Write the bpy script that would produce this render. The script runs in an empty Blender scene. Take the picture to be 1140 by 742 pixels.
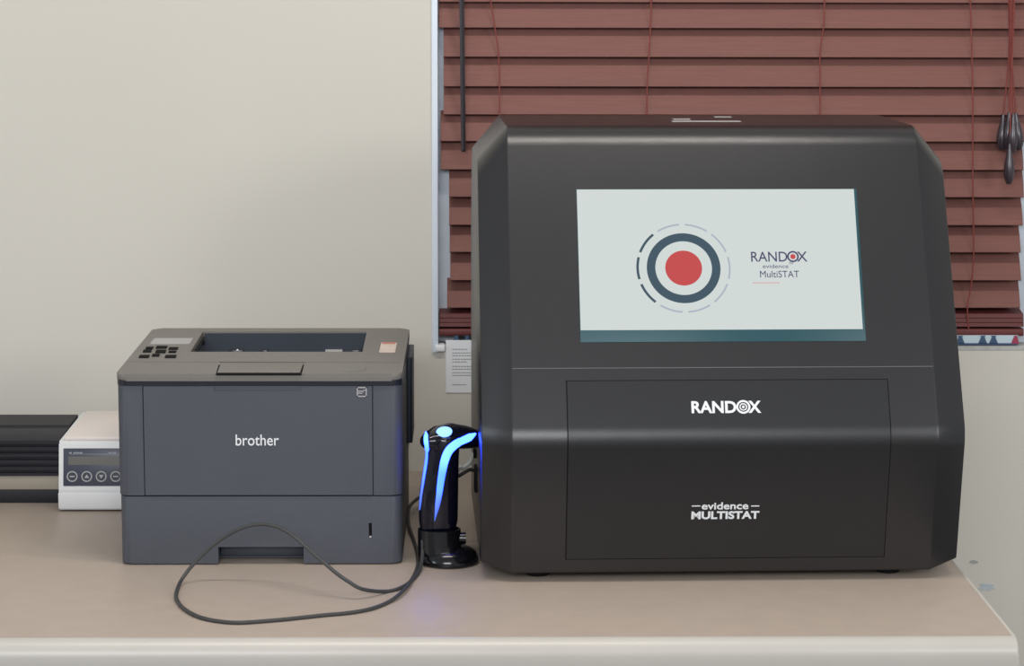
import bpy, bmesh, math, random
from mathutils import Vector, Matrix
from mathutils.bvhtree import BVHTree
random.seed(7)
scn = bpy.context.scene
COL = scn.collection
scn.view_settings.view_transform = 'Standard'
scn.view_settings.look = 'None'
scn.view_settings.gamma = 1.0
scn.view_settings.exposure = 0.0
scn.view_settings.use_curve_mapping = False

# ------------------------------------------------------------------ camera
FPX = 2707.5
CAM = Vector((0.27967, -3.14547, 0.77724))
RT = Vector((0.99987063, -0.01591586, 0.00232608))
UP = Vector((3.3527e-05, 0.146674, 0.989185))
FW = Vector((0.01608491, 0.98905683, -0.14665562))
cd = bpy.data.cameras.new('camera'); cam = bpy.data.objects.new('camera', cd); COL.objects.link(cam)
cd.sensor_width = 36; cd.lens = FPX/1140*36; cd.clip_start = .05
cam.matrix_world = Matrix(((RT.x, UP.x, -FW.x, CAM.x), (RT.y, UP.y, -FW.y, CAM.y), (RT.z, UP.z, -FW.z, CAM.z), (0, 0, 0, 1)))
scn.camera = cam

def ray(x, y): return FW*FPX + RT*(x-570) - UP*(y-371)
def at_plane(x, y, p, n):
    d = ray(x, y); return CAM + d*((p-CAM).dot(n)/d.dot(n))
def at_y(x, y, Y): return at_plane(x, y, Vector((0, Y, 0)), Vector((0, 1, 0)))
def at_z(x, y, Z=0.): return at_plane(x, y, Vector((0, 0, Z)), Vector((0, 0, 1)))

# --------------------------------------------------------------- materials
def lin(c):
    return tuple(((v/255)/12.92 if v/255 <= .04045 else ((v/255+.055)/1.055)**2.4) for v in c)
def mat(name, rgb, rough=.5, spec=.5, metal=0., var=.06, scale=12., bump=0., bscale=400., coat=0., stretch=None):
    m = bpy.data.materials.new(name); m.use_nodes = True
    nt = m.node_tree; b = nt.nodes['Principled BSDF']
    c = lin(rgb)
    b.inputs['Roughness'].default_value = rough
    b.inputs['Specular IOR Level'].default_value = spec
    b.inputs['Metallic'].default_value = metal
    b.inputs['Coat Weight'].default_value = coat
    b.inputs['Coat Roughness'].default_value = .08
    tc = nt.nodes.new('ShaderNodeTexCoord')
    mp = nt.nodes.new('ShaderNodeMapping')
    if stretch: mp.inputs['Scale'].default_value = stretch
    nt.links.new(tc.outputs['Object'], mp.inputs['Vector'])
    nz = nt.nodes.new('ShaderNodeTexNoise'); nz.inputs['Scale'].default_value = scale; nz.inputs['Detail'].default_value = 4
    nt.links.new(mp.outputs[0], nz.inputs['Vector'])
    rp = nt.nodes.new('ShaderNodeValToRGB')
    rp.color_ramp.elements[0].position = .3; rp.color_ramp.elements[1].position = .7
    rp.color_ramp.elements[0].color = (*[v*(1-var) for v in c], 1)
    rp.color_ramp.elements[1].color = (*[min(1, v*(1+var)) for v in c], 1)
    nt.links.new(nz.outputs['Fac'], rp.inputs['Fac']); nt.links.new(rp.outputs[0], b.inputs['Base Color'])
    if bump:
        n2 = nt.nodes.new('ShaderNodeTexNoise'); n2.inputs['Scale'].default_value = bscale
        nt.links.new(mp.outputs[0], n2.inputs['Vector'])
        bp = nt.nodes.new('ShaderNodeBump'); bp.inputs['Strength'].default_value = bump; bp.inputs['Distance'].default_value = .001
        nt.links.new(n2.outputs['Fac'], bp.inputs['Height']); nt.links.new(bp.outputs[0], b.inputs['Normal'])
    return m
def emis(name, rgb, s=1., base=None):
    m = bpy.data.materials.new(name); m.use_nodes = True
    b = m.node_tree.nodes['Principled BSDF']
    b.inputs['Base Color'].default_value = (*(lin(base) if base else (.02, .02, .02)), 1)
    b.inputs['Roughness'].default_value = .3
    b.inputs['Specular IOR Level'].default_value = .2
    b.inputs['Emission Color'].default_value = (*lin(rgb), 1); b.inputs['Emission Strength'].default_value = s
    return m
M = dict(
 wall=mat('wall_paint', (202, 198, 188), .8, .2, var=.015, scale=3, bump=.15, bscale=120),
 floor=mat('floor_vinyl', (110, 106, 100), .5),
 counter=mat('counter_laminate', (168, 154, 141), .42, .4, var=.03, scale=30, bump=.05),
 edge=mat('counter_edging', (188, 183, 175), .35, .5, var=.02),
 carc=mat('bench_board', (200, 196, 186), .6),
 pbody=mat('printer_plastic', (73, 76, 84), .45, .4, var=.02, bump=.25, bscale=900),
 pdeck=mat('printer_deck_plastic', (115, 111, 106), .5, .35, var=.02, bump=.25, bscale=900),
 pdark=mat('printer_dark_plastic', (48, 54, 64), .45, .4, var=.05),
 pband=mat('printer_dark_band', (36, 38, 46), .25, .5, var=.03),
 gap=mat('seam_black', (20, 20, 22), .8, .1),
 body=mat('analyser_plastic', (25, 24, 26), .31, .68, var=.02, bump=.15, bscale=1100),
 door=mat('analyser_door_plastic', (24, 24, 27), .32, .6, var=.02, bump=.15, bscale=1100),
 foot=mat('rubber', (22, 22, 22), .8, .2),
 white=mat('white_print', (226, 228, 230), .5, .3, var=.01),
 grey=mat('grey_print', (150, 152, 156), .5, .3, var=.01),
 label=mat('pale_label', (168, 165, 164), .5, .3),
 stick=mat('pink_sticker', (212, 196, 184), .5, .3, var=.08, scale=60),
 stickr=mat('orange_print', (190, 120, 100), .5, .3),
 gloss=mat('scanner_black_glow_tint', (10, 10, 26), .12, .45, var=.1, coat=.0),  # black with navy mixed in for the glow of the LED strips
 stand=mat('stand_gloss_black', (14, 14, 18), .16, .5, var=.1),
 cable=mat('cable_rubber', (62, 62, 62), .5, .4, var=.1, scale=90),
 wcable=mat('white_cable', (190, 195, 190), .5),
 wbox=mat('white_casing', (214, 214, 214), .45, .4, var=.02),
 wtop=mat('white_casing_lid', (222, 212, 205), .45, .4, var=.02),
 wpanel=mat('device_panel', (62, 66, 80), .35, .4, var=.05),
 wdisp=mat('device_display', (78, 76, 70), .25, .5, var=.05),
 case=mat('case_black', (32, 32, 38), .5, .3, var=.08, bump=.2),
 cband=mat('case_beige', (150, 142, 128), .6, .3),
 frame=mat('window_frame_paint', (216, 224, 234), .4, .4, var=.03),
 sill=mat('sill_grey', (172, 172, 168), .6, .3, var=.1, scale=80),
 slat=mat('blind_slat_wood', (120, 80, 73), .55, .22, var=.07, scale=22, stretch=(.6, 1, 14), bump=.3, bscale=60),
 rail=mat('blind_bottom_rail', (98, 50, 48), .5, .3, var=.1, stretch=(.6, 1, 10)),
 cord=mat('blind_cord', (128, 66, 60), .7, .2, var=.1, scale=200),
 wand=mat('wand_dark', (40, 32, 36), .3, .5, var=.05),
 tassel=mat('tassel_dark', (52, 44, 50), .25, .6, var=.1),
 grip=mat('door_grip_shade', (56, 61, 73), .5, .3, var=.03),  # darker tone carries the shade of the recessed notch
 seam=mat('seam_line', (84, 84, 88), .5),
 pane=mat('window_glass', (30, 32, 38), .08, .6),
 film=mat('window_film', (188, 205, 214), .5, .3, var=.05),
 film_blue=mat('window_film_blue', (62, 84, 112), .5, .3, var=.05),
 film_red=mat('window_film_red', (150, 60, 80), .5, .3),
 paper=mat('notice_paper', (224, 226, 228), .7, .2, var=.015),
 ink=mat('notice_ink', (150, 150, 150), .7, .2),
 scuff=mat('blue_scuff', (178, 188, 192), .7, .2, var=.1, scale=60),
 scuffd=mat('dark_scuff', (160, 160, 156), .7, .2, var=.1, scale=60),
 scr=emis('screen_white', (212, 220, 218), .92),
 scr_teal=emis('screen_teal', (44, 76, 84), .55, (30, 60, 66)),
 scr_red=emis('screen_red', (196, 62, 64), .95),
 scr_ring=emis('screen_ring', (46, 74, 90), .95),
 scr_lite=emis('screen_dash', (170, 178, 192), .95),
 scr_text=emis('screen_text', (62, 62, 100), .95),
 scr_pink=emis('screen_pink', (214, 160, 158), .95),
)
led = bpy.data.materials.new('blue_led'); led.use_nodes = True
b = led.node_tree.nodes['Principled BSDF']; nt = led.node_tree
b.inputs['Base Color'].default_value = (.05, .2, .6, 1)
lc = nt.nodes.new('ShaderNodeVertexColor'); lc.layer_name = 'led'
nt.links.new(lc.outputs['Color'], b.inputs['Emission Color']); b.inputs['Emission Strength'].default_value = 1.0
M['led'] = led

# ---------------------------------------------------------------- builders
def link(name, me, m, parent=None, smooth=35):
    o = bpy.data.objects.new(name, me); COL.objects.link(o)
    if m is not None:
        me.materials.clear(); me.materials.append(m)
    if parent is not None: o.parent = parent
    if smooth:
        for p in me.polygons: p.use_smooth = True
        me.set_sharp_from_angle(angle=math.radians(smooth))
    return o
def fin(name, bm, m, parent=None, smooth=35, mtx=None):
    if mtx is not None: bm.transform(mtx)
    bmesh.ops.recalc_face_normals(bm, faces=bm.faces[:])
    me = bpy.data.meshes.new(name); bm.to_mesh(me); bm.free()
    return link(name, me, m, parent, smooth)
def thing(name, label, cat, loc=(0, 0, 0), rz=0., group=None):
    o = bpy.data.objects.new(name, None); COL.objects.link(o)
    o.location = loc; o.rotation_euler = (0, 0, rz); o.empty_display_size = .05
    o['label'] = label; o['category'] = cat
    if group: o['group'] = group
    return o
def tag(o, label, cat, group=None):
    o['label'] = label; o['category'] = cat
    if group: o['group'] = group
    return o
def struct(o): o['kind'] = 'structure'; return o
def box(bm, x0, x1, y0, y1, z0, z1, bev=0., seg=2):
    r = bmesh.ops.create_cube(bm, size=1.)
    vs = r['verts']
    for v in vs:
        v.co = Vector(((x0+x1)/2+v.co.x*(x1-x0), (y0+y1)/2+v.co.y*(y1-y0), (z0+z1)/2+v.co.z*(z1-z0)))
    if bev:
        es = list({e for v in vs for e in v.link_edges})
        bmesh.ops.bevel(bm, geom=es, offset=bev, segments=seg, affect='EDGES', profile=.5)
    return bm
def B(*a, **k): return box(bmesh.new(), *a, **k)
def rounded_poly(pts, seg=8):
    """pts: (a,b,r) closed polygon -> list of 2D points with rounded corners (same count for any radii)"""
    out = []; n = len(pts)
    for i in range(n):
        p = Vector(pts[i][:2]); a = Vector(pts[i-1][:2]); c = Vector(pts[(i+1) % n][:2]); r = pts[i][2]
        d1 = (a-p).normalized(); d2 = (c-p).normalized()
        ang = d1.angle(d2); t = r/math.tan(ang/2)
        s = p+d1*t; e = p+d2*t
        for k in range(seg+1):
            u = k/seg
            # quadratic-ish arc
            w = 1.0/max(1e-6, 1)
            q = s*(1-u)**2 + p*2*u*(1-u)*math.sin(ang/2) + e*u**2
            q /= ((1-u)**2 + 2*u*(1-u)*math.sin(ang/2) + u**2)
            out.append(q)
    return out
def prism(bm, pts, n0, n1, to3, bev=0.):
    """extrude 2D polygon between n0 and n1; to3(a,b,n)->Vector"""
    A = [bm.verts.new(to3(p[0], p[1], n0)) for p in pts]; Bv = [bm.verts.new(to3(p[0], p[1], n1)) for p in pts]
    n = len(pts)
    fs = [bm.faces.new(A), bm.faces.new(list(reversed(Bv)))]
    for i in range(n): fs.append(bm.faces.new((A[i], Bv[i], Bv[(i+1) % n], A[(i+1) % n])))
    if bev:
        es = list(fs[0].edges)+list(fs[1].edges)
        bmesh.ops.bevel(bm, geom=es, offset=bev, segments=2, affect='EDGES', profile=.5)
    return bm
def loft(bm, rings, cap=True):
    R = [[bm.verts.new(p) for p in r] for r in rings]
    n = len(R[0])
    for a, c in zip(R, R[1:]):
        for i in range(n): bm.faces.new((a[i], a[(i+1) % n], c[(i+1) % n], c[i]))
    if cap: bm.faces.new(list(reversed(R[0]))); bm.faces.new(R[-1])
    return R
def catmull(P, n=8):
    P = [Vector(p) for p in P]; out = []
    Q = [P[0]*2-P[1]]+P+[P[-1]*2-P[-2]]
    for i in range(1, len(Q)-2):
        a, b_, c, d = Q[i-1:i+3]
        for k in range(n):
            t = k/n
            out.append(.5*((2*b_)+(c-a)*t+(2*a-5*b_+4*c-d)*t*t+(3*b_-a-3*c+d)*t**3))
    out.append(P[-1]); return out
def tube(bm, pts, r, sides=10):
    rings = []; up = Vector((0, 0, 1)); pv = None
    for i, p in enumerate(pts):
        t = (pts[min(i+1, len(pts)-1)]-pts[max(i-1, 0)]).normalized()
        if pv is None:
            pv = t.cross(up if abs(t.z) < .9 else Vector((1, 0, 0))).normalized()
        pv = (pv-t*pv.dot(t)).normalized(); w = t.cross(pv)
        rr = r(i/(len(pts)-1)) if callable(r) else r
        rings.append([p+(pv*math.cos(k*2*math.pi/sides)+w*math.sin(k*2*math.pi/sides))*rr for k in range(sides)])
    loft(bm, rings); return bm
def lathe(bm, prof, cx=0, cy=0, n=48):
    rings = [[Vector((cx+r*math.cos(k*2*math.pi/n), cy+r*math.sin(k*2*math.pi/n), z)) for k in range(n)] for r, z in prof]
    loft(bm, rings); return bm
def apply_mods(o):
    dg = bpy.context.evaluated_depsgraph_get(); dg.update()
    me = bpy.data.meshes.new_from_object(o.evaluated_get(dg))
    o.modifiers.clear(); o.data = me
def cut(o, cutters, smooth=18):
    """subtract a list of bmesh cutters (in o's local frame) from mesh o"""
    for bm in cutters:
        bmesh.ops.recalc_face_normals(bm, faces=bm.faces[:])
        me = bpy.data.meshes.new('cutter'); bm.to_mesh(me); bm.free()
        c = bpy.data.objects.new('cutter', me); COL.objects.link(c)
        c.matrix_world = o.matrix_world if o.parent is None else o.parent.matrix_basis
        par = o.parent; o.parent = None; mb = o.matrix_basis.copy(); c.matrix_basis = mb
        md = o.modifiers.new('cut', 'BOOLEAN'); md.operation = 'DIFFERENCE'; md.object = c; md.solver = 'EXACT'
        apply_mods(o)
        o.parent = par
        bpy.data.objects.remove(c); bpy.data.meshes.remove(me)
    for p in o.data.polygons: p.use_smooth = True
    o.data.set_sharp_from_angle(angle=math.radians(smooth))
def frame(o, u, v):
    u = Vector(u).normalized(); v = Vector(v).normalized(); n = u.cross(v)
    return Matrix(((u.x, v.x, n.x, o[0]), (u.y, v.y, n.y, o[1]), (u.z, v.z, n.z, o[2]), (0, 0, 0, 1)))
def text_bm(s, w, h, bold=0., thick=.0006):
    """mesh of the text, centred on the origin, w wide and h tall, standing thick off z=0"""
    c = bpy.data.curves.new('t', 'FONT'); c.body = s; c.size = 1; c.extrude = .02; c.offset = bold; c.resolution_u = 4
    o = bpy.data.objects.new('t', c); COL.objects.link(o)
    dg = bpy.context.evaluated_depsgraph_get(); dg.update()
    me = bpy.data.meshes.new_from_object(o.evaluated_get(dg))
    bpy.data.objects.remove(o); bpy.data.curves.remove(c)
    xs = [v.co.x for v in me.vertices]; ys = [v.co.y for v in me.vertices]
    bm = bmesh.new(); bm.from_mesh(me); bpy.data.meshes.remove(me)
    sx = w/(max(xs)-min(xs)); sy = (h/(max(ys)-min(ys))) if h else sx
    mx = (max(xs)+min(xs))/2; my = (max(ys)+min(ys))/2
    for v in bm.verts: v.co = Vector(((v.co.x-mx)*sx, (v.co.y-my)*sy, (v.co.z+.02)/.04*thick))
    return bm
def disc(bm, cx, cy, r, z0, z1, n=40):
    prism(bm, [(cx+r*math.cos(2*math.pi*k/n), cy+r*math.sin(2*math.pi*k/n)) for k in range(n)], z0, z1, lambda a, b_, n_: Vector((a, b_, n_)))
def ring(bm, cx, cy, r0, r1, a0, a1, z0, z1, n=48):
    full = abs(a1-a0) > 2*math.pi-1e-4
    rows = []
    for k in range(n+(0 if full else 1)):
        a = a0+(a1-a0)*k/n; c, s = math.cos(a), math.sin(a)
        rows.append([bm.verts.new((cx+r*c, cy+r*s, z)) for r, z in ((r0, z0), (r1, z0), (r1, z1), (r0, z1))])
    m = len(rows)
    for k in range(m if full else m-1):
        a, b_ = rows[k], rows[(k+1) % m]
        for i in range(4): bm.faces.new((a[i], a[(i+1) % 4], b_[(i+1) % 4], b_[i]))
    if not full: bm.faces.new(rows[0]); bm.faces.new(rows[-1])
def flat(bm, pts, z0, z1): prism(bm, pts, z0, z1, lambda a, b_, n_: Vector((a, b_, n_)))

# ----------------------------------------------------------------- setting
WY = .611            # wall face
WX0, WX1 = .2172, 1.172   # window opening
WZ0 = at_y(800, 391, WY).z
bm = bmesh.new()
box(bm, -3.2, WX0, WY, WY+.14, -.78, 2.0)
o = fin('wall_back', bm, M['wall'])
bm = bmesh.new(); box(bm, WX1, 3.6, WY, WY+.14, -.78, 2.0)
box(bm, WX0, WX1, WY, WY+.14, -.78, WZ0)
box(bm, WX0, WX1, WY, WY+.14, 1.25, 2.0)
bm2 = bmesh.new(); bm2.from_mesh(o.data)
me = bpy.data.meshes.new('t'); bm.to_mesh(me); bm.free(); bm2.from_mesh(me); bm2.to_mesh(o.data); bm2.free(); struct(o)
struct(fin('floor', B(-3.2, 3.6, -5, WY+.14, -.8, -.78), M['floor']))

# window: frame, pane, sill
wf = struct(thing('window_1', '', '', (0, 0, 0)))
del wf['label']; del wf['category']
bm = bmesh.new()
FY = WY+.012
box(bm, WX0-.001, WX0+.0085, WY-.004, FY+.035, WZ0-.002, 1.25, .0012)
box(bm, WX0, WX0+.034, FY+.03, WY+.12, WZ0, 1.25, .002)
box(bm, WX1-.045, WX1, FY+.03, WY+.12, WZ0, 1.25, .002)
box(bm, WX0+.034, WX1-.045, FY+.06, WY+.12, WZ0, WZ0+.05, .002)
box(bm, WX0+.034, WX1-.045, FY+.06, WY+.12, 1.2, 1.25, .002)
fin('window_frame', bm, M['frame'], wf)
fin('pane', B(WX0+.034, WX1-.045, WY+.09, WY+.094, WZ0+.05, 1.2), M['pane'], wf)
fin('sill_board', B(WX0+.002, WX1-.02, WY+.002, WY+.13, WZ0-.0, WZ0+.008, .001), M['sill'], wf)
# pale end bracket at the left foot of the window
p0 = at_y(485, 391, WY); p1 = at_y(495.5, 384, WY)
fin('sill_end', B(p0.x, p1.x, WY-.008, WY+.05, p0.z, p1.z, .0015), M['white'], wf)
# patterned border strip on the lower rail of the window
a0 = at_y(1064, 384, WY+.004); a1 = at_y(1133, 373, WY+.004)
a0.x = .3
for nm, m_ in (('border_strip', 'film'), ('border_marks', 'film_blue'), ('border_mark_red', 'film_red')):
    bm = bmesh.new()
    if nm == 'border_strip': box(bm, a0.x, a1.x, WY+.002, WY+.0045, a0.z, a1.z-.0005)
    elif nm == 'border_marks':
        box(bm, a0.x, a1.x, WY+.0005, WY+.0025, a0.z, a0.z+.0028)
        for px in (1069, 1094, 1106, 1046, 1028, 520, 508):
            c = at_y(px, 378, WY+.0025).x; w = .007
            flat2 = [(c-w, a0.z+.002), (c+w, a0.z+.002), (c+w*.35, a1.z-.003), (c+w*.6, a1.z-.001), (c-w*.6, a1.z-.001), (c-w*.35, a1.z-.003)]
            prism(bm, flat2, WY+.0005, WY+.0025, lambda a, b_, n_: Vector((a, n_, b_)))
    else:
        c = at_y(1130, 378, WY+.0025).x; w = .006
        prism(bm, [(c-w, a0.z+.002), (c+w, a0.z+.002), (c+w*.5, a1.z-.001), (c-w*.2, a1.z-.001)], WY+.0, WY+.0025, lambda a, b_, n_: Vector((a, n_, b_)))
    fin(nm, bm, M[m_], wf)

# ------------------------------------------------------------- bench
CF, CB, CR = -.3755, WY, .9237
T = .042
bench = thing('lab_bench', 'long beige laminate bench with pale rounded front edge carrying all the machines', 'bench', (0, 0, 0))
bm = bmesh.new()
fin('surface', B(-2.4, CR-.004, CF+.021, CB-.001, -T, 0, .001), M['counter'], bench)
pr = rounded_poly([(CF, -T, .006), (CF, 0, .019), (CF+.0215, 0, .0001), (CF+.0215, -T, .0001)], 6)
bm = bmesh.new(); prism(bm, pr, -2.4, CR, lambda a, b_, n_: Vector((n_, a, b_)), bev=.003)
fin('front_edging', bm, M['edge'], bench)
bm = B(CR-.0045, CR, CF+.0215, CB-.001, -T, 0.0, .0012); fin('end_edging', bm, M['edge'], bench)
fin('base_cabinet', B(-2.3, CR-.35, CF+.06, CB-.05, -.78, -T-.001, .002), M['carc'], bench)

# ------------------------------------------------------------- blind
YB = WY+.012
bl = thing('venetian_blind', 'dark red wooden venetian blind hanging in the window behind the big black analyser', 'blind')
bots = [2, 31, 63, 96, 127.5, 157.5, 188.5, 219, 250.5, 281, 312, 342.5]
lefts = [489, 489, 494, 494, 494, 490.5, 490.5, 500, 500, 500.5, 501, 497.5]
zb = [at_y(800, y, YB).z for y in bots]
bm = bmesh.new()
lst = [(z, l, 1139.) for z, l in zip(zb, lefts)]
zt = zb[0]
for k in range(9): zt += .0447; lst.append((zt, 489+random.choice((0, 4)), 1139.))
for i, (z, l, r) in enumerate(lst):
    xl = at_y(l, 200, YB).x; xr = at_y(r + (1.5 if i % 3 else 0), 200, YB).x
    tilt = math.radians(67.5 if i < 4 else 65 if i < 8 else 60)
    if i > 11: tilt = math.radians(67.5)
    w = .0505; c, s = math.cos(tilt), math.sin(tilt)
    prof = []
    N = 6
    for k in range(N+1):
        u = -.5+k/N; cr = .0022*(1-4*u*u)
        prof.append((u*w, cr))
    for k in range(N, -1, -1):
        u = -.5+k/N; cr = .0022*(1-4*u*u)
        prof.append((u*w, cr-.0026))
    # u from bottom(front) to top(back); normal faces front-up
    base_y = YB+.5*w*c; base_z = z+.5*w*s
    jig = random.uniform(-.0006, .0006)
    prism(bm, [(base_y+a*c - b_*s, base_z+a*s + b_*c) for a, b_ in prof], xl, xr, lambda a, b_, n_: Vector((n_, a, b_+jig)))
fin('slats', bm, M['slat'], bl, smooth=25)
# stacked last slats and bottom rail
zr0 = at_y(800, 374, YB).z; zr1 = at_y(800, 366, YB).z; zs = at_y(800, 347, YB).z
xl = at_y(489, 360, YB).x; xr = at_y(1139, 360, YB).x
bm = bmesh.new(); prism(bm, rounded_poly([(YB-.006, zr0, .003), (YB-.006, zr1, .003), (YB+.034, zr1, .003), (YB+.034, zr0, .003)], 3), xl, xr, lambda a, b_, n_: Vector((n_, a, b_)))
for k in range(3):
    z = zr1+.0035+k*.0068
    prism(bm, [(YB-.004+.002*k, z), (YB-.003+.002*k, z+.0058), (YB+.036, z+.012), (YB+.036, z+.004)], xl, xr, lambda a, b_, n_: Vector((n_, a, b_)))
fin('bottom_rail', bm, M['rail'], bl)
bm = B(WX0+.005, WX1-.005, YB-.012, YB+.045, 1.16, 1.22, .003); fin('head_rail', bm, M['rail'], bl)
# ladder cords
def cordpath(pts, Y, top=None):
    P = [at_y(x, y, Y) for x, y in pts]
    P = [Vector((P[0].x, Y, 1.17))]+P
    return P
for pts in ([(546, 0), (551, 31), (555, 61), (556, 97), (556, 130), (557, 372)],
            [(725, 0), (724, 31), (722, 70), (720, 124), (720, 372)],
            [(918, 0), (917, 28), (913, 60), (913, 121), (913, 372)],
            [(1080, 0), (1082, 60), (1083, 120), (1083, 200), (1084, 280), (1081, 320), (1077, 340), (1079, 372)]):
    P = [at_y(x, y, YB-.0035) for x, y in pts]; P[-1].z -= .003
    fin('ladder_cord', tube(bmesh.new(), [Vector((P[0].x, YB-.0035, 1.17))]+catmull(P, 4), .0011, 6), M['cord'], bl)
# tilt wand
P0 = at_y(516, 169, YB-.012); P1 = at_y(514, 0, YB-.012)
d = (P1-P0)
bm = bmesh.new(); tube(bm, [P0, P0+d*.01, P0+d*.5, P0+d*1.9], lambda t: .0042 if t > .01 else .0035, 6)
fin('tilt_wand', bm, M['wand'], bl, smooth=10)
# lift cords with tassels
tas = [(1117, 127, 1114.5, 167), (1123.5, 125, 1121, 166), (1128, 127, 1127, 170), (1131, 126, 1134.5, 167), (1124, 160, 1123, 205)]
for i, (x0, y0, x1, y1) in enumerate(tas):
    Yt = YB-.012-(.014 if i in (2, 4) else 0)-.002*i
    a = at_y(x0, y0, Yt); b_ = at_y(x1, y1, Yt); t0 = at_y(1123+1.6*i, 0, Yt); mid = at_y(1123.2+1.0*i, 60, Yt)
    lc_ = fin('lift_cord', tube(bmesh.new(), [Vector((t0.x, Yt, 1.17))]+catmull([t0, mid, a], 5), .0011, 6), M['cord'], bl)
    rr = lambda t: [.0025, .0032, .0042, .0055, .0068, .0078, .0082, .0080, .0066, .0035][min(9, int(t*9.01))]
    fin('tassel', tube(bmesh.new(), [a.lerp(b_, k/9) for k in range(10)], rr, 14), M['tassel'], lc_)

# ------------------------------------------------------------- wall notice and scuffs
p0 = at_y(496.5, 437.5, WY-.001); p1 = at_y(548, 379, WY-.001)
nt_ = thing('paper_notice', 'white printed paper sheet fixed to the wall under the window, half behind the black analyser', 'notice', (p0.x, WY-.0006, p0.z))
w_, h_ = p1.x-p0.x, p1.z-p0.z
fin('sheet', B(0, w_, -.0006, .0006, 0, h_), M['paper'], nt_)
bm = bmesh.new()
for y, ln in ((389, 18), (393, 22), (396, 24), (400, 20), (403, 16), (408, 24), (411, 22), (415, 25), (418, 26), (428.5, 17)):
    z = at_y(505, y, WY).z-p0.z; xs_ = at_y(503.5, y, WY).x-p0.x; x = xs_
    while x < xs_+ln/770:
        l = random.uniform(.002, .005); box(bm, x, x+l, -.0009, -.0005, z-.0007, z+.0007); x += l+.0009
fin('printed_lines', bm, M['ink'], nt_)
def blotch(px, py, rx, ry, seed):
    rnd = random.Random(seed); c = at_y(px, py, WY-.0005)
    s = 1/720.
    bm = bmesh.new(); n = 18
    pts = []
    for k in range(n):
        a = 2*math.pi*k/n; q = rnd.uniform(.55, 1.1)
        pts.append((rx*s*q*math.cos(a), ry*s*q*math.sin(a)))
    prism(bm, pts, -.0004, .0006, lambda a, b_, n_: Vector((a, n_, b_)))
    return bm, c
for i, (px, py, rx, ry, m_, lb, ct) in enumerate([
    (1084, 626, 5, 2.5, 'scuffd', 'small dark scuff on the wall just right of the black analyser foot', 'scuff mark'),
    (1098, 654, 10, 5, 'scuff', 'pale blue paint scuff on the wall above the right end of the worktop', 'scuff mark')]):
    bm, c = blotch(px, py, rx, ry, i)
    o = fin('wall_scuff', bm, M[m_]); o.location = c; tag(o, lb, ct)

# ------------------------------------------------------------- printer
PW, PD = .1865, .38
pr_ = thing('laser_printer', 'grey monochrome laser printer with paper tray, left of the barcode scanner', 'printer', (0, 0, 0))
def vbox(x0, x1, y0, y1, z0, z1, r, bev=.0, seg=6):
    bm = bmesh.new()
    prism(bm, rounded_poly([(x0, y0, r), (x1, y0, r), (x1, y1, r), (x0, y1, r)], seg), z0, z1, lambda a, b_, n_: Vector((a, b_, n_)), bev=bev)
    return bm
zs = .0935
main = fin('housing', vbox(-PW, PW, 0, PD-.004, zs+.0008, .2412, .013, .0008), M['pbody'], pr_)
tray = fin('paper_tray', vbox(-PW+.001, PW-.001, .0006, PD-.006, .002, zs-.0008, .013, .0015), M['pbody'], pr_)
Y0 = 0.
def fx(px, py=500): return at_y(px, py, 0).x
def fz(py): return at_y(290, py, 0).z
hx0, hx1 = fx(243, 620), fx(338, 620); hz = fz(609.5)
cut(tray, [B(hx0, hx1, -.01, .032, -.01, hz)])
fin('tray_grip', B(hx0+.001, hx1-.001, .02, .0335, .008, hz-.002, .001), M['pdark'], pr_)
s0, s1 = fx(410.5, 590), fx(414, 590)
cut(tray, [B(s0, s1, -.01, .006, fz(600), fz(583))])
fin('level_window', B(s0+.0006, s1-.0006, .002, .0065, fz(600)+.0005, fz(583)-.0005), M['gap'], tray)
fin('level_flag', B(s0+.0006, s1-.0006, .0012, .003, fz(600)+.0005, fz(597.5)), M['label'], tray)
fin('inner_chassis', B(-PW+.009, PW-.009, .0075, PD-.015, .06, .12), M['gap'], pr_)
# front door
dx0, dx1 = fx(160.5), fx(415)
cut(main, [B(dx0-.0009, dx0+.0004, -.01, .004, zs-.01, .2412), B(dx1-.0004, dx1+.0009, -.01, .004, zs-.01, .2412)])
door = fin('front_door', B(dx0+.0004, dx1-.0004, -.0012, .006, zs+.0012, .2405, .0006), M['pbody'], pr_, smooth=12)
nx0, nx1 = fx(238.5, 430), fx(335, 430)
cut(door, [B(nx0, nx1, -.01, .0022, fz(435.5), .26)], 12)
fin('door_grip', B(nx0+.0005, nx1-.0005, .0005, .004, fz(435.5)+.0005, .2402), M['grip'], door)
fm = frame((fx(286.5, 490), -.0012, fz(490)), (1, 0, 0), (0, 0, 1))
wd = fx(311, 490)-fx(263, 490)
fin('maker_logo', text_bm('brother', wd, .0148, bold=.004, thick=.0008), M['white'], door, mtx=fm)
# duplex icon : small square frame with page lines
bm = bmesh.new(); ic = Vector((fx(402.8, 436.5), 0, fz(436.5))); hs = .0066
for (a, b_, c, d_) in ((-1, 1, .78, 1), (-1, 1, -1, -.78), (-1, -.78, -1, 1), (.78, 1, -1, 1), (-.8, .2, .05, .25), (-.8, .1, -.35, -.15), (.15, .35, -.1, .25), (.3, .8, .25, .42)):
    box(bm, ic.x+a*hs, ic.x+b_*hs, -.0018, -.0010, ic.z+c*hs, ic.z+d_*hs)
fin('duplex_icon', bm, M['label'], door)
# darker band below the rim, and top cover
fin('trim_band', vbox(-PW-.0004, PW+.0002, -.0018, PD-.002, .2412, .2535, .0135, .001), M['pband'], pr_)
deck = fin('top_cover', vbox(-PW-.0008, PW+.0006, -.0026, PD, .2475, .2572, .014, .003), M['pdeck'], pr_)
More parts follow.
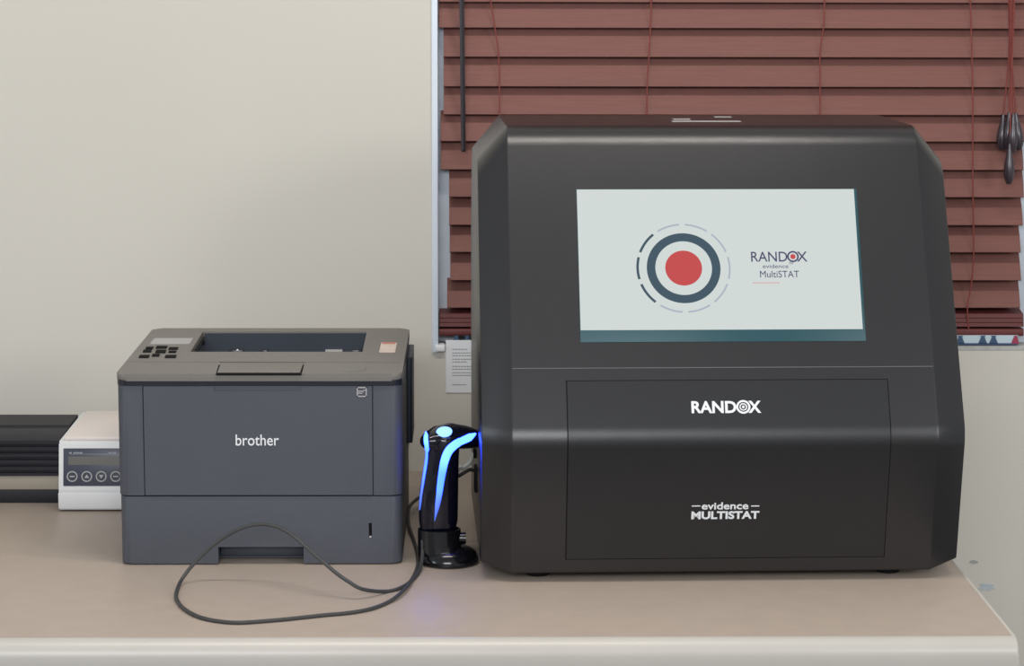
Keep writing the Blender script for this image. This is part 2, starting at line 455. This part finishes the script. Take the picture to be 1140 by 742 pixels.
# slope the cover gently up to the back
for v in deck.data.vertices:
    if v.co.z > .25: v.co.z += max(0, v.co.y)*.012
def tz(px, py):
    p = at_z(px, py, .2585); return p.x, p.y
def dpoly(pxs, z0, z1, bev=0.):
    bm = bmesh.new(); pts = [tz(*q) for q in pxs]
    prism(bm, pts, z0, z1, lambda a, b_, n_: Vector((a, b_, n_)), bev=bev); return bm
def dz(px, py): return .2572 + max(0, tz(px, py)[1])*.012
pocket = [(212, 392.5), (403.5, 392.5), (408.5, 371.5), (226, 371.5)]
pk = [(.0, 0)]
cut(deck, [dpoly(pocket, .2, .3), dpoly([(138, 403.2), (446, 404), (446, 403.3), (138, 402.6)], .2569, .28)])
cut(main, [dpoly(pocket, .205, .3)])
for o in list(COL.objects):
    if o.name.startswith('trim_band'): cut(o, [dpoly(pocket, .2, .3)])
# sloping output tray floor inside the pocket
q = [tz(*k) for k in pocket]
bm = bmesh.new()
x0_, x1_ = q[0][0], q[1][0]; y0_, y1_ = q[0][1], q[2][1]
prism(bm, [(y0_, .247), (y1_, .2150), (y1_, .208), (y0_, .208)], x0_+.0005, x1_-.0005, lambda a, b_, n_: Vector((n_, a, b_)))
fin('output_tray', bm, M['pdark'], pr_)
bm = bmesh.new(); prism(bm, [(y1_-.004, .2155), (y1_-.004, .2590), (y1_-.0002, .2590), (y1_-.0002, .2155)], x0_+.001, x1_+.004, lambda a, b_, n_: Vector((n_, a, b_)))
fin('exit_wall', bm, M['pdark'], pr_)
for px0, px1 in ((245, 262), (283, 290), (356, 376), (385, 398)):
    a = tz(px0, 387); c = tz(px1, 387)
    bm = B(a[0], c[0], y1_-.012, y1_-.004, .222, .236, .001)
    fin('exit_rib', bm, M['label'] if px0 == 356 else M['pband'], pr_)
a = tz(257, 384)
bm = bmesh.new(); bmesh.ops.create_uvsphere(bm, u_segments=12, v_segments=8, radius=.0016); bm.transform(Matrix.Translation((a[0], y1_-.013, .236)))
fin('exit_sensor_glint', bm, M['white'], pr_)  # white bead stands in for a glint on the sensor
# manual feed flap
fl = [(334, 414.8), (242, 414.8), (246, 403.8), (338, 403.8)]
def grow(P, k):
    cx = sum(p[0] for p in P)/4; cy = sum(p[1] for p in P)/4
    return [(x+(k if x > cx else -k), y+(k*.7 if y > cy else -k*.7)) for x, y in P]
fin('flap_gap', dpoly(grow(fl, 1.6), .2560, .2580), M['gap'], pr_)
fin('support_flap', dpoly(fl, .2562, .2586, bev=.0004), M['pdeck'], pr_)
# control panel: display strip and buttons
z = dz(190, 382)
fin('display_strip', dpoly([(167, 384.5), (211, 384.5), (215, 378.5), (172, 378.5)], z-.001, z+.0006), M['label'], pr_)
for (px, py, w, hh) in ((166.5, 389, 8, 2.0), (180, 388.3, 12, 2.4), (193, 389.6, 10, 2.2), (164, 392.2, 9, 2.4), (179, 392.6, 11, 3), (192, 393, 8, 1.6),
                    (160.5, 397.8, 11, 2.6), (173.5, 396.5, 8, 2.4), (190, 397.8, 12, 2.6)):
    z = dz(px, py)
    fin('button', dpoly([(px-w/2-.6, py+hh/2), (px+w/2-.6, py+hh/2), (px+w/2+.6, py-hh/2), (px-w/2+.6, py-hh/2)], z-.001, z+.0014), M['gap'], pr_)
z = dz(430, 388)
st = fin('sticker', dpoly([(422, 393.3), (440, 393.3), (442, 383), (424.5, 383)], z-.0006, z+.0005), M['stick'], pr_)
fin('sticker_print', dpoly([(425.5, 384.6), (440, 384.6), (440.5, 382.8), (426, 382.8)], z-.0002, z+.0008), M['stickr'], st)
z = dz(394, 411)
fin('model_plate', dpoly([(382, 413), (406.5, 413), (407.5, 408.8), (384, 408.8)], z-.0006, z+.0005, bev=.0002), mat('deck_plate', (104, 101, 98), .4), pr_)
# rear side cover
fin('side_cover', vbox(PW-.002, PW+.0075, .235, .36, .118, .241, .004, .003), M['pdark'], pr_)
for x, y in ((-.15, .03), (.15, .03), (-.15, .34), (.15, .34)):
    fin('foot', lathe(bmesh.new(), [(.008, 0), (.009, .0008), (.009, .004)], x, y, 20), M['foot'], pr_)

# ------------------------------------------------------------- analyser
RX, RY, RA = .6017, -.1192, .0297
an = thing('diagnostic_analyser', 'large black benchtop analyser with a lit screen, to the right of the scanner', 'analyser', (RX, RY, 0), RA)
AM = Matrix.Translation((RX, RY, 0)) @ Matrix.Rotation(RA, 4, 'Z'); AI = AM.inverted()
wi, wo = .2717, .3105
def prof(ins, top, bot):
    return rounded_poly([(.0324+ins, .0113+bot, .004), (.0022+ins, .1935, .05), (.1896+ins*.6, .5770-top, .045), (.470-ins, .5770-top, .03), (.500-ins, .40, .05), (.49-ins, .0113+bot, .006)], 10)
inner = prof(0, 0, 0); outer = prof(.0175, .045, .011)
bm = bmesh.new()
def rings_at(x, P): return [Vector((x, a, b_)) for a, b_ in P]
loft(bm, [rings_at(-wo, outer), rings_at(-wi, inner), rings_at(wi, inner), rings_at(wo, outer)])
bmesh.ops.recalc_face_normals(bm, faces=bm.faces[:])
es = [e for e in bm.edges if abs(e.verts[0].co.x-e.verts[1].co.x) < 1e-6 and e.is_manifold]
bmesh.ops.bevel(bm, geom=es, offset=.0016, segments=2, affect='EDGES', profile=.5)
ab = fin('housing', bm, M['body'], an, smooth=22)
P1 = Vector((0, .0022, .1935)); P2 = Vector((0, .1896, .577))
ud = Vector((1, 0, 0)); vd = (P2-P1).normalized(); nd = ud.cross(vd)   # upper face frame
UF = frame(P1, ud, vd)
P0 = Vector((0, .0324, .0113)); vl = (P1-P0).normalized(); LF = frame(P0, ud, vl); nl = ud.cross(vl)
def uv(px, py, F):
    W = AM @ F; o_ = W.translation; n_ = Vector(W.col[2][:3])
    p = W.inverted() @ at_plane(px, py, o_, n_); return p.x, p.y
# seam: pale raised strip in place of the groove
_, vs_ = uv(800, 409.5, UF)
fin('seam_line', box(bmesh.new(), -wi+.001, wi-.001, vs_-.0006, vs_+.0006, -.0012, .0004), M['seam'], an, mtx=UF)
# door that follows the crease of the front
def front_path(v0, v1, off):
    """points (y,z) along the front between lower-face v0 and upper-face v1, pushed out by off"""
    core = [p for p in inner]
    a = P0+vl*v0; b_ = P1+vd*v1
    seq = [(a.y, a.z)]
    seq += [(p[0], p[1]) for p in inner[11:22] if a.z+.002 < p[1] < b_.z-.002]
    seq += [(b_.y, b_.z)]
    out = []
    for i, p in enumerate(seq):
        q0 = Vector(seq[max(0, i-1)]); q1 = Vector(seq[min(len(seq)-1, i+1)]); t = (q1-q0).normalized()
        n_ = Vector((-t.y, t.x))
        out.append((p[0]+n_.x*off, p[1]+n_.y*off))
    return out
u0, vb = uv(631, 622.5, LF); u1, _ = uv(983, 620, LF); _, vt = uv(810, 424, UF)
u0b, _ = uv(630.5, 427, UF); u1b, _ = uv(988, 423, UF)
u0 = (u0+u0b)/2; u1 = (u1+u1b)/2
def panel(g, o0, o1, bev):
    fa = front_path(vb-g, vt+g, o1); fb = front_path(vb-g, vt+g, o0)
    bm = bmesh.new(); prism(bm, fa+fb[::-1], u0-g, u1+g, lambda a, b_, n_: Vector((n_, a, b_)))
    if bev:
        bmesh.ops.recalc_face_normals(bm, faces=bm.faces[:])
        es = [e for e in bm.edges if e.is_manifold and e.calc_face_angle(0) > .9]
        bmesh.ops.bevel(bm, geom=es, offset=bev, segments=2, affect='EDGES')
    return bm
fin('door_gap', panel(.0012, -.002, .0003, 0), M['gap'], an)
ad = fin('access_door', panel(0., -.0015, .0018, .0007), M['door'], an, smooth=22)
def letters(F, px0, px1, py0, py1, spec, mtl, parent, name, off, bold=.03, thick=.0007):
    a = uv(px0, (py0+py1)/2, F); c = uv(px1, (py0+py1)/2, F); t = uv((px0+px1)/2, py0, F)[1]; bt = uv((px0+px1)/2, py1, F)[1]
    Mx = F @ Matrix.Translation(((a[0]+c[0])/2, (t+bt)/2, off))
    return fin(name, text_bm(spec, c[0]-a[0], t-bt, bold, thick), mtl, parent, mtx=Mx)
# RANDOX with ringed dot as its O
def brand(F, px0, px1, py0, py1, off, mtl, mdot, parent, name, thick=.0007, bold=.03):
    W_ = px1-px0
    a = uv(px0, (py0+py1)/2, F); c = uv(px1, (py0+py1)/2, F); t = uv((px0+px1)/2, py0, F)[1]; bt = uv((px0+px1)/2, py1, F)[1]
    L = c[0]-a[0]; h = t-bt; cy = (t+bt)/2
    bm = bmesh.new()
    def add(b2, x):
        b2.transform(Matrix.Translation((x, cy, off))); me = bpy.data.meshes.new('t'); b2.to_mesh(me); b2.free(); bm.from_mesh(me); bpy.data.meshes.remove(me)
    add(text_bm('RAND', L*.645, h*.96, bold, thick), a[0]+L*.3225)
    add(text_bm('X', L*.185, h*.96, bold, thick), a[0]+L*.9075)
    r = h*.54
    ring(bm, a[0]+L*.745, cy, r*.72, r, 0, 2*math.pi, off, off+thick)
    o = fin(name, bm, mtl, parent, mtx=F)
    b2 = bmesh.new()
    ring(b2, a[0]+L*.745, cy, r*.38, r*.55, 0, 2*math.pi, off, off+thick) if mdot is mtl else None
    disc(b2, a[0]+L*.745, cy, r*(.2 if mdot is mtl else .45), off, off+thick)
    fin(name+'_dot', b2, mdot, parent, mtx=F)
brand(UF, 769.5, 847, 447, 461, .0018, M['white'], M['white'], ad, 'brand_lettering')
letters(LF, 781, 833, 559, 566.8, 'evidence', M['white'], ad, 'evidence_lettering', .0018, .02)
letters(LF, 769.5, 845, 568.8, 577.5, 'MULTISTAT', M['white'], ad, 'model_lettering', .0018, .035)
for a_, c_ in ((770, 779.5), (836, 845)):
    bm = bmesh.new()
    x0_, v0_ = uv(a_, 564, LF); x1_, v1_ = uv(c_, 563, LF); box(bm, x0_, x1_, v1_-.0006, v1_+.0006, .0018, .0025)
    fin('lettering_dash', bm, M['white'], ad, mtx=LF)
# screen
sx0, sy1 = uv(641.5, 213.5, UF); sx0b, sy0 = uv(647, 370.5, UF)
sx1, sy1b = uv(949.5, 209, UF); sx1b, sy0b = uv(961, 364.5, UF)
X0 = (sx0+sx0b)/2; X1 = (sx1+sx1b)/2; S1 = (sy1+sy1b)/2; S0 = (sy0+sy0b)/2
bx1 = X1+.0075*.45; by0 = (uv(648, 382, UF)[1]+uv(964, 379.5, UF)[1])/2
disp = fin('touchscreen', box(bmesh.new(), X0-.0006, bx1, by0, S1+.0006, -.004, .0008, .0003), M['scr_teal'], an, mtx=UF)
fin('screen_image', box(bmesh.new(), X0, X1, S0, S1, .0006, .0011), M['scr'], disp, mtx=UF, smooth=0)
cx_, cy_ = uv(761, 299, UF); R_ = uv(802, 299, UF)[0]-cx_; pxm = R_/41
z0, z1 = .001, .0014
bm = bmesh.new(); disc(bm, cx_, cy_, 20.5*pxm, z0, z1); fin('logo_dot', bm, M['scr_red'], disp, mtx=UF)
bm = bmesh.new(); ring(bm, cx_, cy_, 31.5*pxm, 41*pxm, 0, 2*math.pi, z0, z1, 64); fin('logo_ring', bm, M['scr_ring'], disp, mtx=UF)
bd = bmesh.new(); bl_ = bmesh.new()
for k in range(10):
    a = math.radians(k*36-14.5); a1_ = math.radians(k*36+14.5)
    dark = k in (4, 5, 6)
    ring(bd if dark else bl_, cx_, cy_, (49.8 if dark else 50.3)*pxm, (52.6 if dark else 52.2)*pxm, a, a1_, z0, z1, 10)
fin('logo_dashes_dark', bd, M['scr_ring'], disp, mtx=UF); fin('logo_dashes_pale', bl_, M['scr_lite'], disp, mtx=UF)
brand(UF, 836, 898.5, 280.5, 292, .0011, M['scr_text'], M['scr_red'], disp, 'screen_brand', .0003, .005)
letters(UF, 849, 877.5, 294.8, 299, 'evidence', M['scr_text'], disp, 'screen_evidence', .0011, .0, .0003)
letters(UF, 878, 882.5, 292.5, 295, 'TM', M['scr_text'], disp, 'screen_mark', .0011, .0, .0003)
letters(UF, 846, 889.5, 302, 309.5, 'MultiSTAT', M['scr_text'], disp, 'screen_model', .0011, .0, .0003)
bm = bmesh.new(); x = uv(838, 315.5, UF)
xx = x[0]
while xx < uv(867, 315.5, UF)[0]:
    l = random.uniform(.001, .003); box(bm, xx, xx+l, x[1]-.0007, x[1]+.0007, .0011, .0014); xx += l+.0006
fin('screen_small_print', bm, M['scr_pink'], disp, mtx=UF)
# pale marking printed on the top
TF = frame((0, 0, .577), (1, 0, 0), (0, 1, 0))
for a_, b_, c_, d_ in ((749, 135.8, 823, 134.8), (750, 133.4, 767, 132.4), (796, 130.8, 813, 130)):
    bm = bmesh.new()
    x0_, v0_ = uv(a_, b_, TF); x1_, v1_ = uv(c_, d_, TF); box(bm, x0_, x1_, v0_, v1_, -.0002, .0005)
    fin('top_marking', bm, M['label'], an, mtx=TF)
for x, y in ((-.235, .075), (.225, .075), (-.235, .43), (.225, .43)):
    fin('foot', lathe(bmesh.new(), [(.014, 0), (.0155, .001), (.0155, .0125)], x, y, 24), M['foot'], an)

# ------------------------------------------------------------- barcode scanner and stand
SC = at_z(499.5, 627, 0)
SC.y += .002
st_ = thing('scanner_stand', 'round glossy black stand on the worktop holding the barcode scanner', 'stand', SC)
fin('base_disc', lathe(bmesh.new(), [(.036, 0), (.0395, .0015), (.0402, .004), (.0390, .0090), (.036, .0150), (.030, .0195), (.022, .0225), (.012, .0245), (.004, .025)], 0, 0, 64), M['stand'], st_)
cup = []
for k, (z, rx_, ry_) in enumerate([(.004, .0295, .026), (.018, .0292, .025), (.03, .0288, .0235), (.047, .0283, .022), (.0475, .0265, .0205), (.030, .0255, .020)]):
    cup.append([Vector((-.0115+rx_*math.cos(a*2*math.pi/32)-.02*z, -.004+ry_*math.sin(a*2*math.pi/32), z)) for a in range(32)])
bm = bmesh.new(); loft(bm, cup); fin('cup', bm, M['stand'], st_)
fin('hinge_knob', tube(bmesh.new(), [Vector((.012, -.004, .034)), Vector((.022, -.004, .034)), Vector((.023, -.004, .034))], .008, 20), M['stand'], st_)

sn = thing('barcode_scanner', 'glossy black handheld barcode scanner with glowing blue light strips, held in its stand', 'barcode scanner', (SC.x, SC.y, .03))
YH = SC.y-.004
def hp(px, py, Y=YH): return at_y(px, py, Y)-Vector((SC.x, SC.y, .03))
bm = bmesh.new()
rings_ = []
for px, py, hw, hd in ((487.5, 592, 19.5, .0145), (488, 580, 21.8, .0165), (488, 565, 22.2, .0172), (488.8, 545, 21.6, .0174), (491, 525, 19.6, .0174), (492.7, 508, 18.4, .0178), (494, 496, 17.8, .018), (494, 486, 15.5, .016)):
    c = hp(px, py)
    rings_.append([c+Vector((hw/846*math.copysign(abs(math.cos(t))**.85, math.cos(t)), hd*math.copysign(abs(math.sin(t))**.85, math.sin(t)), 0)) for t in [2*math.pi*k/40 for k in range(40)]])
loft(bm, rings_)
# head, running from rear left to front right
A = hp(478, 492, YH-.006); Bv = hp(523, 487.5, YH+.040)
dd = (Bv-A); d_ = dd.normalized(); side = Vector((d_.y, -d_.x, 0)).normalized(); upv = side.cross(d_)
rings_ = []
for s, w, h, dzz in ((-.16, .003, .003, 0), (-.12, .010, .0075, 0), (0, .0165, .0125, 0), (.25, .0205, .0165, .0035), (.55, .0235, .0175, .0045), (.85, .0270, .0155, .0022), (1.05, .0285, .0125, 0), (1.12, .0270, .0100, 0), (1.12, .0240, .0075, 0)):
    c = A+dd*s+Vector((0, 0, dzz))
    rings_.append([c+side*w*math.copysign(abs(math.cos(t))**.8, math.cos(t))+upv*h*math.copysign(abs(math.sin(t))**.9, math.sin(t)) for t in [2*math.pi*k/40 for k in range(40)]])
loft(bm, rings_)
sh = fin('housing', bm, M['gloss'], sn)
md = sh.modifiers.new('r', 'REMESH'); md.mode = 'VOXEL'; md.voxel_size = .0011
md = sh.modifiers.new('s', 'SMOOTH'); md.factor = .6; md.iterations = 22
par = sh.parent; sh.parent = None; apply_mods(sh); sh.parent = par
sh.data.materials.clear(); sh.data.materials.append(M['gloss'])
for p in sh.data.polygons: p.use_smooth = True
# light strips that follow the housing's surface
bv = BVHTree.FromPolygons([v.co.copy() for v in sh.data.vertices], [list(p.vertices) for p in sh.data.polygons])
loc = Vector((SC.x, SC.y, .03))
def surf(px, py):
    o_ = CAM-loc; d2 = ray(px, py).normalized()
    h_, n_, _, _ = bv.ray_cast(o_, d2)
    if h_ is None:
        return None
    return h_, n_
def strip(name, pts, widths, cols):
    P = catmull([Vector((x, y, 0)) for x, y in pts], 10)
    rows = []
    n = len(P)
    for i, p in enumerate(P):
        s_ = surf(p.x, p.y)
        if s_: rows.append((s_[0], s_[1], i/(n-1)))
    bm = bmesh.new(); rr = []
    for i, (q, nn, t) in enumerate(rows):
        tg = (rows[min(i+1, len(rows)-1)][0]-rows[max(i-1, 0)][0]).normalized()
        sd = tg.cross(nn).normalized()
        k = t*(len(widths)-1); k0 = min(int(k), len(widths)-2); w = widths[k0]+(widths[k0+1]-widths[k0])*(k-k0)
        w *= min(1, .3+8*t, .3+8*(1-t))
        rr.append([q+nn*.0008-sd*0+sd*w*math.cos(a)+nn*(.0014 if math.sin(a) > 0 else .002)*math.sin(a) for a in [2*math.pi*m/12 for m in range(12)]])
    loft(bm, rr)
    o = fin(name, bm, M['led'], sn)
    ca = o.data.color_attributes.new('led', 'FLOAT_COLOR', 'POINT')
    for vi in range(len(o.data.vertices)):
        t = rows[min(vi//12, len(rows)-1)][2]
        k = t*(len(cols)-1); k0 = min(int(k), len(cols)-2); f_ = k-k0
        c = [cols[k0][j]*(1-f_)+cols[k0+1][j]*f_ for j in range(3)]
        ca.data[vi].color = (*c, 1)
    return o
CY = (.30, .84, 18.0); CB_ = (.14, .42, 12.); CD = (.12, .16, 1.6)
strip('light_strip', [(529, 483.5), (522, 487.5), (513, 491.5), (505, 496.5), (499, 503), (495, 513), (492.5, 525), (490.5, 538), (489, 550), (487, 563), (484, 580)],
      [.0046, .0052, .0056, .0058, .0054, .0048, .0042, .0034, .0020], [CY, CY, CY, CY, CY, CB_, CB_, CD, (.04, .05, .3)])
strip('light_strip', [(474.5, 482), (474.4, 490), (475.5, 500), (475.3, 512), (472.6, 530), (469.5, 550), (467.8, 568)],
      [.0030, .0034, .0028, .0022, .0018, .0014], [CY, CY, CB_, CB_, CD, (.05, .06, .35)])
q_ = surf(494.5, 481)
if q_:
    h_, n_ = q_
    s1_ = n_.cross(Vector((0, 1, 0))).normalized(); s2_ = n_.cross(s1_).normalized()
    bm = bmesh.new(); rr = []
    for sc_, e in ((.0, 0), ):
        pass
    for sc_, e in ((1, -.0015), (1, .0006), (.8, .0014), (.3, .0018)):
        rr.append([h_+n_*e+(Vector((1, 0, 0))*math.cos(a)*.0105+s2_*math.sin(a)*.0085)*sc_ for a in [2*math.pi*m/24 for m in range(24)]])
    loft(bm, rr)
    o = fin('status_light', bm, M['led'], sn)
    ca = o.data.color_attributes.new('led', 'FLOAT_COLOR', 'POINT')
    for vi in range(len(o.data.vertices)): ca.data[vi].color = (.42, .80, 2.4, 1)

# cables
r = .0025
spec_ = [  # px, py, height of the cable's centre ('z') or its depth in the room ('y')
 (474, 584, 'z', .050), (470.8, 600, 'z', .036), (470.5, 616, 'z', .018), (467.5, 634, 'z', .005), (459, 646, 'z', r), (447, 654.5, 'z', r), (430, 659, 'y', -.150),
 (404, 656.5, 'y', -.178), (388, 648, 'y', -.178), (375, 639, 'y', -.17), (362, 628, 'y', -.16), (348, 616, 'y', -.145),
 (327, 597.5, 'y', -.125), (310, 587.5, 'y', -.11), (293, 584.2, 'y', -.10), (279, 585.5, 'y', -.095), (263, 591, 'y', -.092), (243, 603, 'y', -.09), (230, 614, 'y', -.09),
 (219, 624.5, 'y', -.092), (208, 637.5, 'y', -.10), (200, 650, 'y', -.118), (196, 663, 'z', .0035), (198.5, 671, 'z', r), (204, 677.5, 'z', r),
 (214, 684, 'z', r), (227, 689, 'z', r), (247, 692.6, 'z', r), (269.5, 693.6, 'z', r), (312, 690.5, 'z', r), (338, 687.8, 'z', r), (364, 685, 'z', r), (385, 683.2, 'z', r), (406, 680, 'z', r), (421, 675.8, 'z', r),
 (433, 670.5, 'z', r), (443, 663.5, 'z', .0055), (452, 654.5, 'z', .0065), (460, 643, 'z', .004), (465, 630, 'z', r),
 (464.3, 615, 'z', r), (460, 600, 'z', r), (455.5, 587, 'z', .006), (454.3, 575, 'z', .012), (455.8, 565, 'z', .018), (463, 557, 'z', .018)]
P = [at_z(x, y, v) if k == 'z' else at_y(x, y, v) for x, y, k, v in spec_]
# socket block on the analyser's left flank, where both cables end
QY = SC.y+.075
lq = AI @ at_y(531, 520, QY); zq0 = at_y(531, 547, QY).z; zq1 = at_y(531, 519, QY).z
fin('socket_block', B(-wo-.0035, -wo+.002, lq.y-.012, lq.y+.014, zq0, zq1, .001), M['foot'], an)
plug = AM @ Vector((-wo-.0045, lq.y, zq1-.006))
fin('cable_entry', B(-wo-.004, -wo+.002, lq.y+.012, lq.y+.030, zq1+.008, zq1+.020, .001), M['foot'], an)
plug2 = AM @ Vector((-wo-.004, lq.y+.021, zq1+.014))
e1 = at_y(511, 530, SC.y+.055); e2 = at_y(522, 523.5, SC.y+.065)
P += [P[-1]+Vector((.016, .03, .004)), e1-Vector((.012, .0, .004)), e1, e2, plug]
o = fin('scanner_cable', tube(bmesh.new(), catmull(P, 8), r, 10), M['cable'])
tag(o, 'thin black cable looping from the scanner in front of the grey printer', 'cable')
Wp = [Vector((SC.x-.022, SC.y+.13, .0034)), Vector((SC.x-.012, SC.y+.12, .04)), at_y(508, 525, SC.y+.09), at_y(516, 521, SC.y+.09), at_y(523, 515, SC.y+.092), plug2]
o = fin('white_cable', tube(bmesh.new(), catmull(Wp, 8), .0032, 10), M['wcable'])
tag(o, 'short white cable curving behind the scanner head into the black analyser', 'cable')

# ------------------------------------------------------------- white bench device
DV = at_z(66, 570, 0)
DY = DV.y; DW = -.193-DV.x
dv = thing('bench_instrument', 'small white bench instrument with dark button panel, partly hidden behind the grey printer', 'instrument', (DV.x, DY, 0))
def dzv(py, Y=DY): return at_y(70, py, Y).z
zb_ = dzv(546); zt_ = dzv(492, DY+.012)
pf = rounded_poly([(0, .002, .003), (.0, zb_, .004), (.012, zt_, .005), (.235, zt_+.004, .008), (.24, .002, .003)], 5)
bm = bmesh.new(); prism(bm, pf, 0, DW, lambda a, b_, n_: Vector((n_, a, b_)), bev=.002)
fin('casing', bm, M['wbox'], dv, smooth=30)
fin('lid', B(.006, DW-.006, .02, .23, zt_, zt_+.006, .002), M['wtop'], dv)
pa = Vector((0, 0, zb_)); pb = Vector((0, .012, zt_)); pv_ = (pb-pa).normalized(); PFm = frame(pa, (1, 0, 0), pv_); Hh = (pb-pa).length
def pu(px, py):
    W = Matrix.Translation((DV.x, DY, 0)) @ PFm; p = W.inverted() @ at_plane(px, py, W.translation, Vector(W.col[2][:3])); return p.x, p.y
a = pu(70.5, 541.5); c = pu(73, 499.5)
pn = fin('control_panel', box(bmesh.new(), a[0], DW-.006, a[1], c[1], -.001, .0009, .0004), M['wpanel'], dv, mtx=PFm)
a2 = pu(76, 518); c2 = pu(76, 508.5)
fin('display', box(bmesh.new(), a2[0], DW-.012, a2[1], c2[1], .0005, .0013), M['wdisp'], pn, mtx=PFm)
bm = bmesh.new(); a3 = pu(78, 506.3); box(bm, a3[0], DW-.012, a3[1], a3[1]+.0006, .0008, .0013)
for q0, q1 in ((77, 80), (82, 84.5), (85, 88), (88.6, 92), (121, 123.5), (124, 126), (126.6, 129.5)):
    x0_, v_ = pu(q0, 504.6); x1_, _ = pu(q1, 504.6); box(bm, x0_, x1_, v_-.0009, v_+.0011, .0008, .0013)
fin('panel_print', bm, M['grey'], pn, mtx=PFm)
for k, px in enumerate((80.5, 96.7, 112.8, 128.9)):
    x, v = pu(px, 530.8)
    bm = bmesh.new(); ring(bm, x, v, .0062, .0078, 0, 2*math.pi, .0005, .0016, 28)
    if k in (0, 3): box(bm, x-.0035, x+.0035, v-.0009, v+.0009, .0008, .0015)
    else:
        s_ = 1 if k == 1 else -1
        flat(bm, [(x-.0034, v-.0022*s_), (x+.0034, v-.0022*s_), (x, v+.003*s_)], .0008, .0015)
    fin('button', bm, M['label'], pn, mtx=PFm)
bm = bmesh.new()
fin('base_plate', B(-.001, DW+.001, -.0012, .24, .004, dzv(549), .0015), M['wbox'], dv)
for x, y in ((.015, .02), (DW-.015, .02), (.015, .215), (DW-.015, .215)):
    fin('foot', lathe(bmesh.new(), [(.006, 0), (.006, .005)], x, y, 16), M['foot'], dv)

# ------------------------------------------------------------- black ribbed case
KY = at_z(30, 561, 0).y
kx0, kx1 = -.62, DV.x-.004
ks = thing('ribbed_case', 'long black ribbed case with beige band along its foot, left of the white instrument', 'case', (kx0, KY, 0))
def kz(py): return at_y(20, py, KY).z
L_ = kx1-kx0
fin('base_rail', B(0, L_, .004, .17, .0, kz(545.5), .001), M['case'], ks)
fin('beige_band', B(0, L_, 0.0, .17, kz(545.5), kz(530), .001), M['cband'], ks)
zt2 = kz(489); zb2 = kz(530)
pf = [(-.002, zb2), (-.002, zb2+.004)]
n = 5
zz = zb2+.004; hh = (zt2-zb2-.006)/n
for k in range(n):
    pf += [(.0015, zz+hh*.15), (.0015, zz+hh*.3), (-.002, zz+hh*.45), (-.002, zz+hh*.98)]; zz += hh
pf += [(.006, zt2), (.04, zt2+.004), (.075, zt2+.003), (.08, zt2+.006), (.155, zt2+.008), (.165, zb2)]
bm = bmesh.new(); prism(bm, pf, 0, L_, lambda a, b_, n_: Vector((n_, a, b_)))
fin('case_body', bm, M['case'], ks, smooth=20)

# ------------------------------------------------------------- light
w = bpy.data.worlds.new('world'); scn.world = w; w.use_nodes = True
bg = w.node_tree.nodes['Background']
bg.inputs['Color'].default_value = (.92, .96, 1.0, 1); bg.inputs['Strength'].default_value = .49
def area(name, loc, target, sx, sy, power, col):
    l = bpy.data.lights.new(name, 'AREA'); l.shape = 'RECTANGLE'; l.size = sx; l.size_y = sy; l.energy = power; l.color = col
    o = bpy.data.objects.new(name, l); COL.objects.link(o); o.location = loc
    o.rotation_euler = (Vector(target)-Vector(loc)).to_track_quat('-Z', 'Y').to_euler(); return o
area('ceiling_light', (.45, -.42, 1.95), (.45, -.42, 0), 1.5, .12, 19, (1, .92, .84))
area('window_and_fill_light', (-.15, -4.8, 1.75), (0.25, 0, .3), 2.3, 1.0, 98, (.95, .97, 1))
area('window_and_fill_light', (3.3, -3.3, 1.5), (0.9, .3, .3), 1.2, 1.0, 40, (.97, .98, 1))  # added fill that brightens the wall right of the analyser
area('side_window_light', (-3.0, -1.9, 1.1), (0.3, .2, .2), .9, .9, 17, (.8, .9, 1))
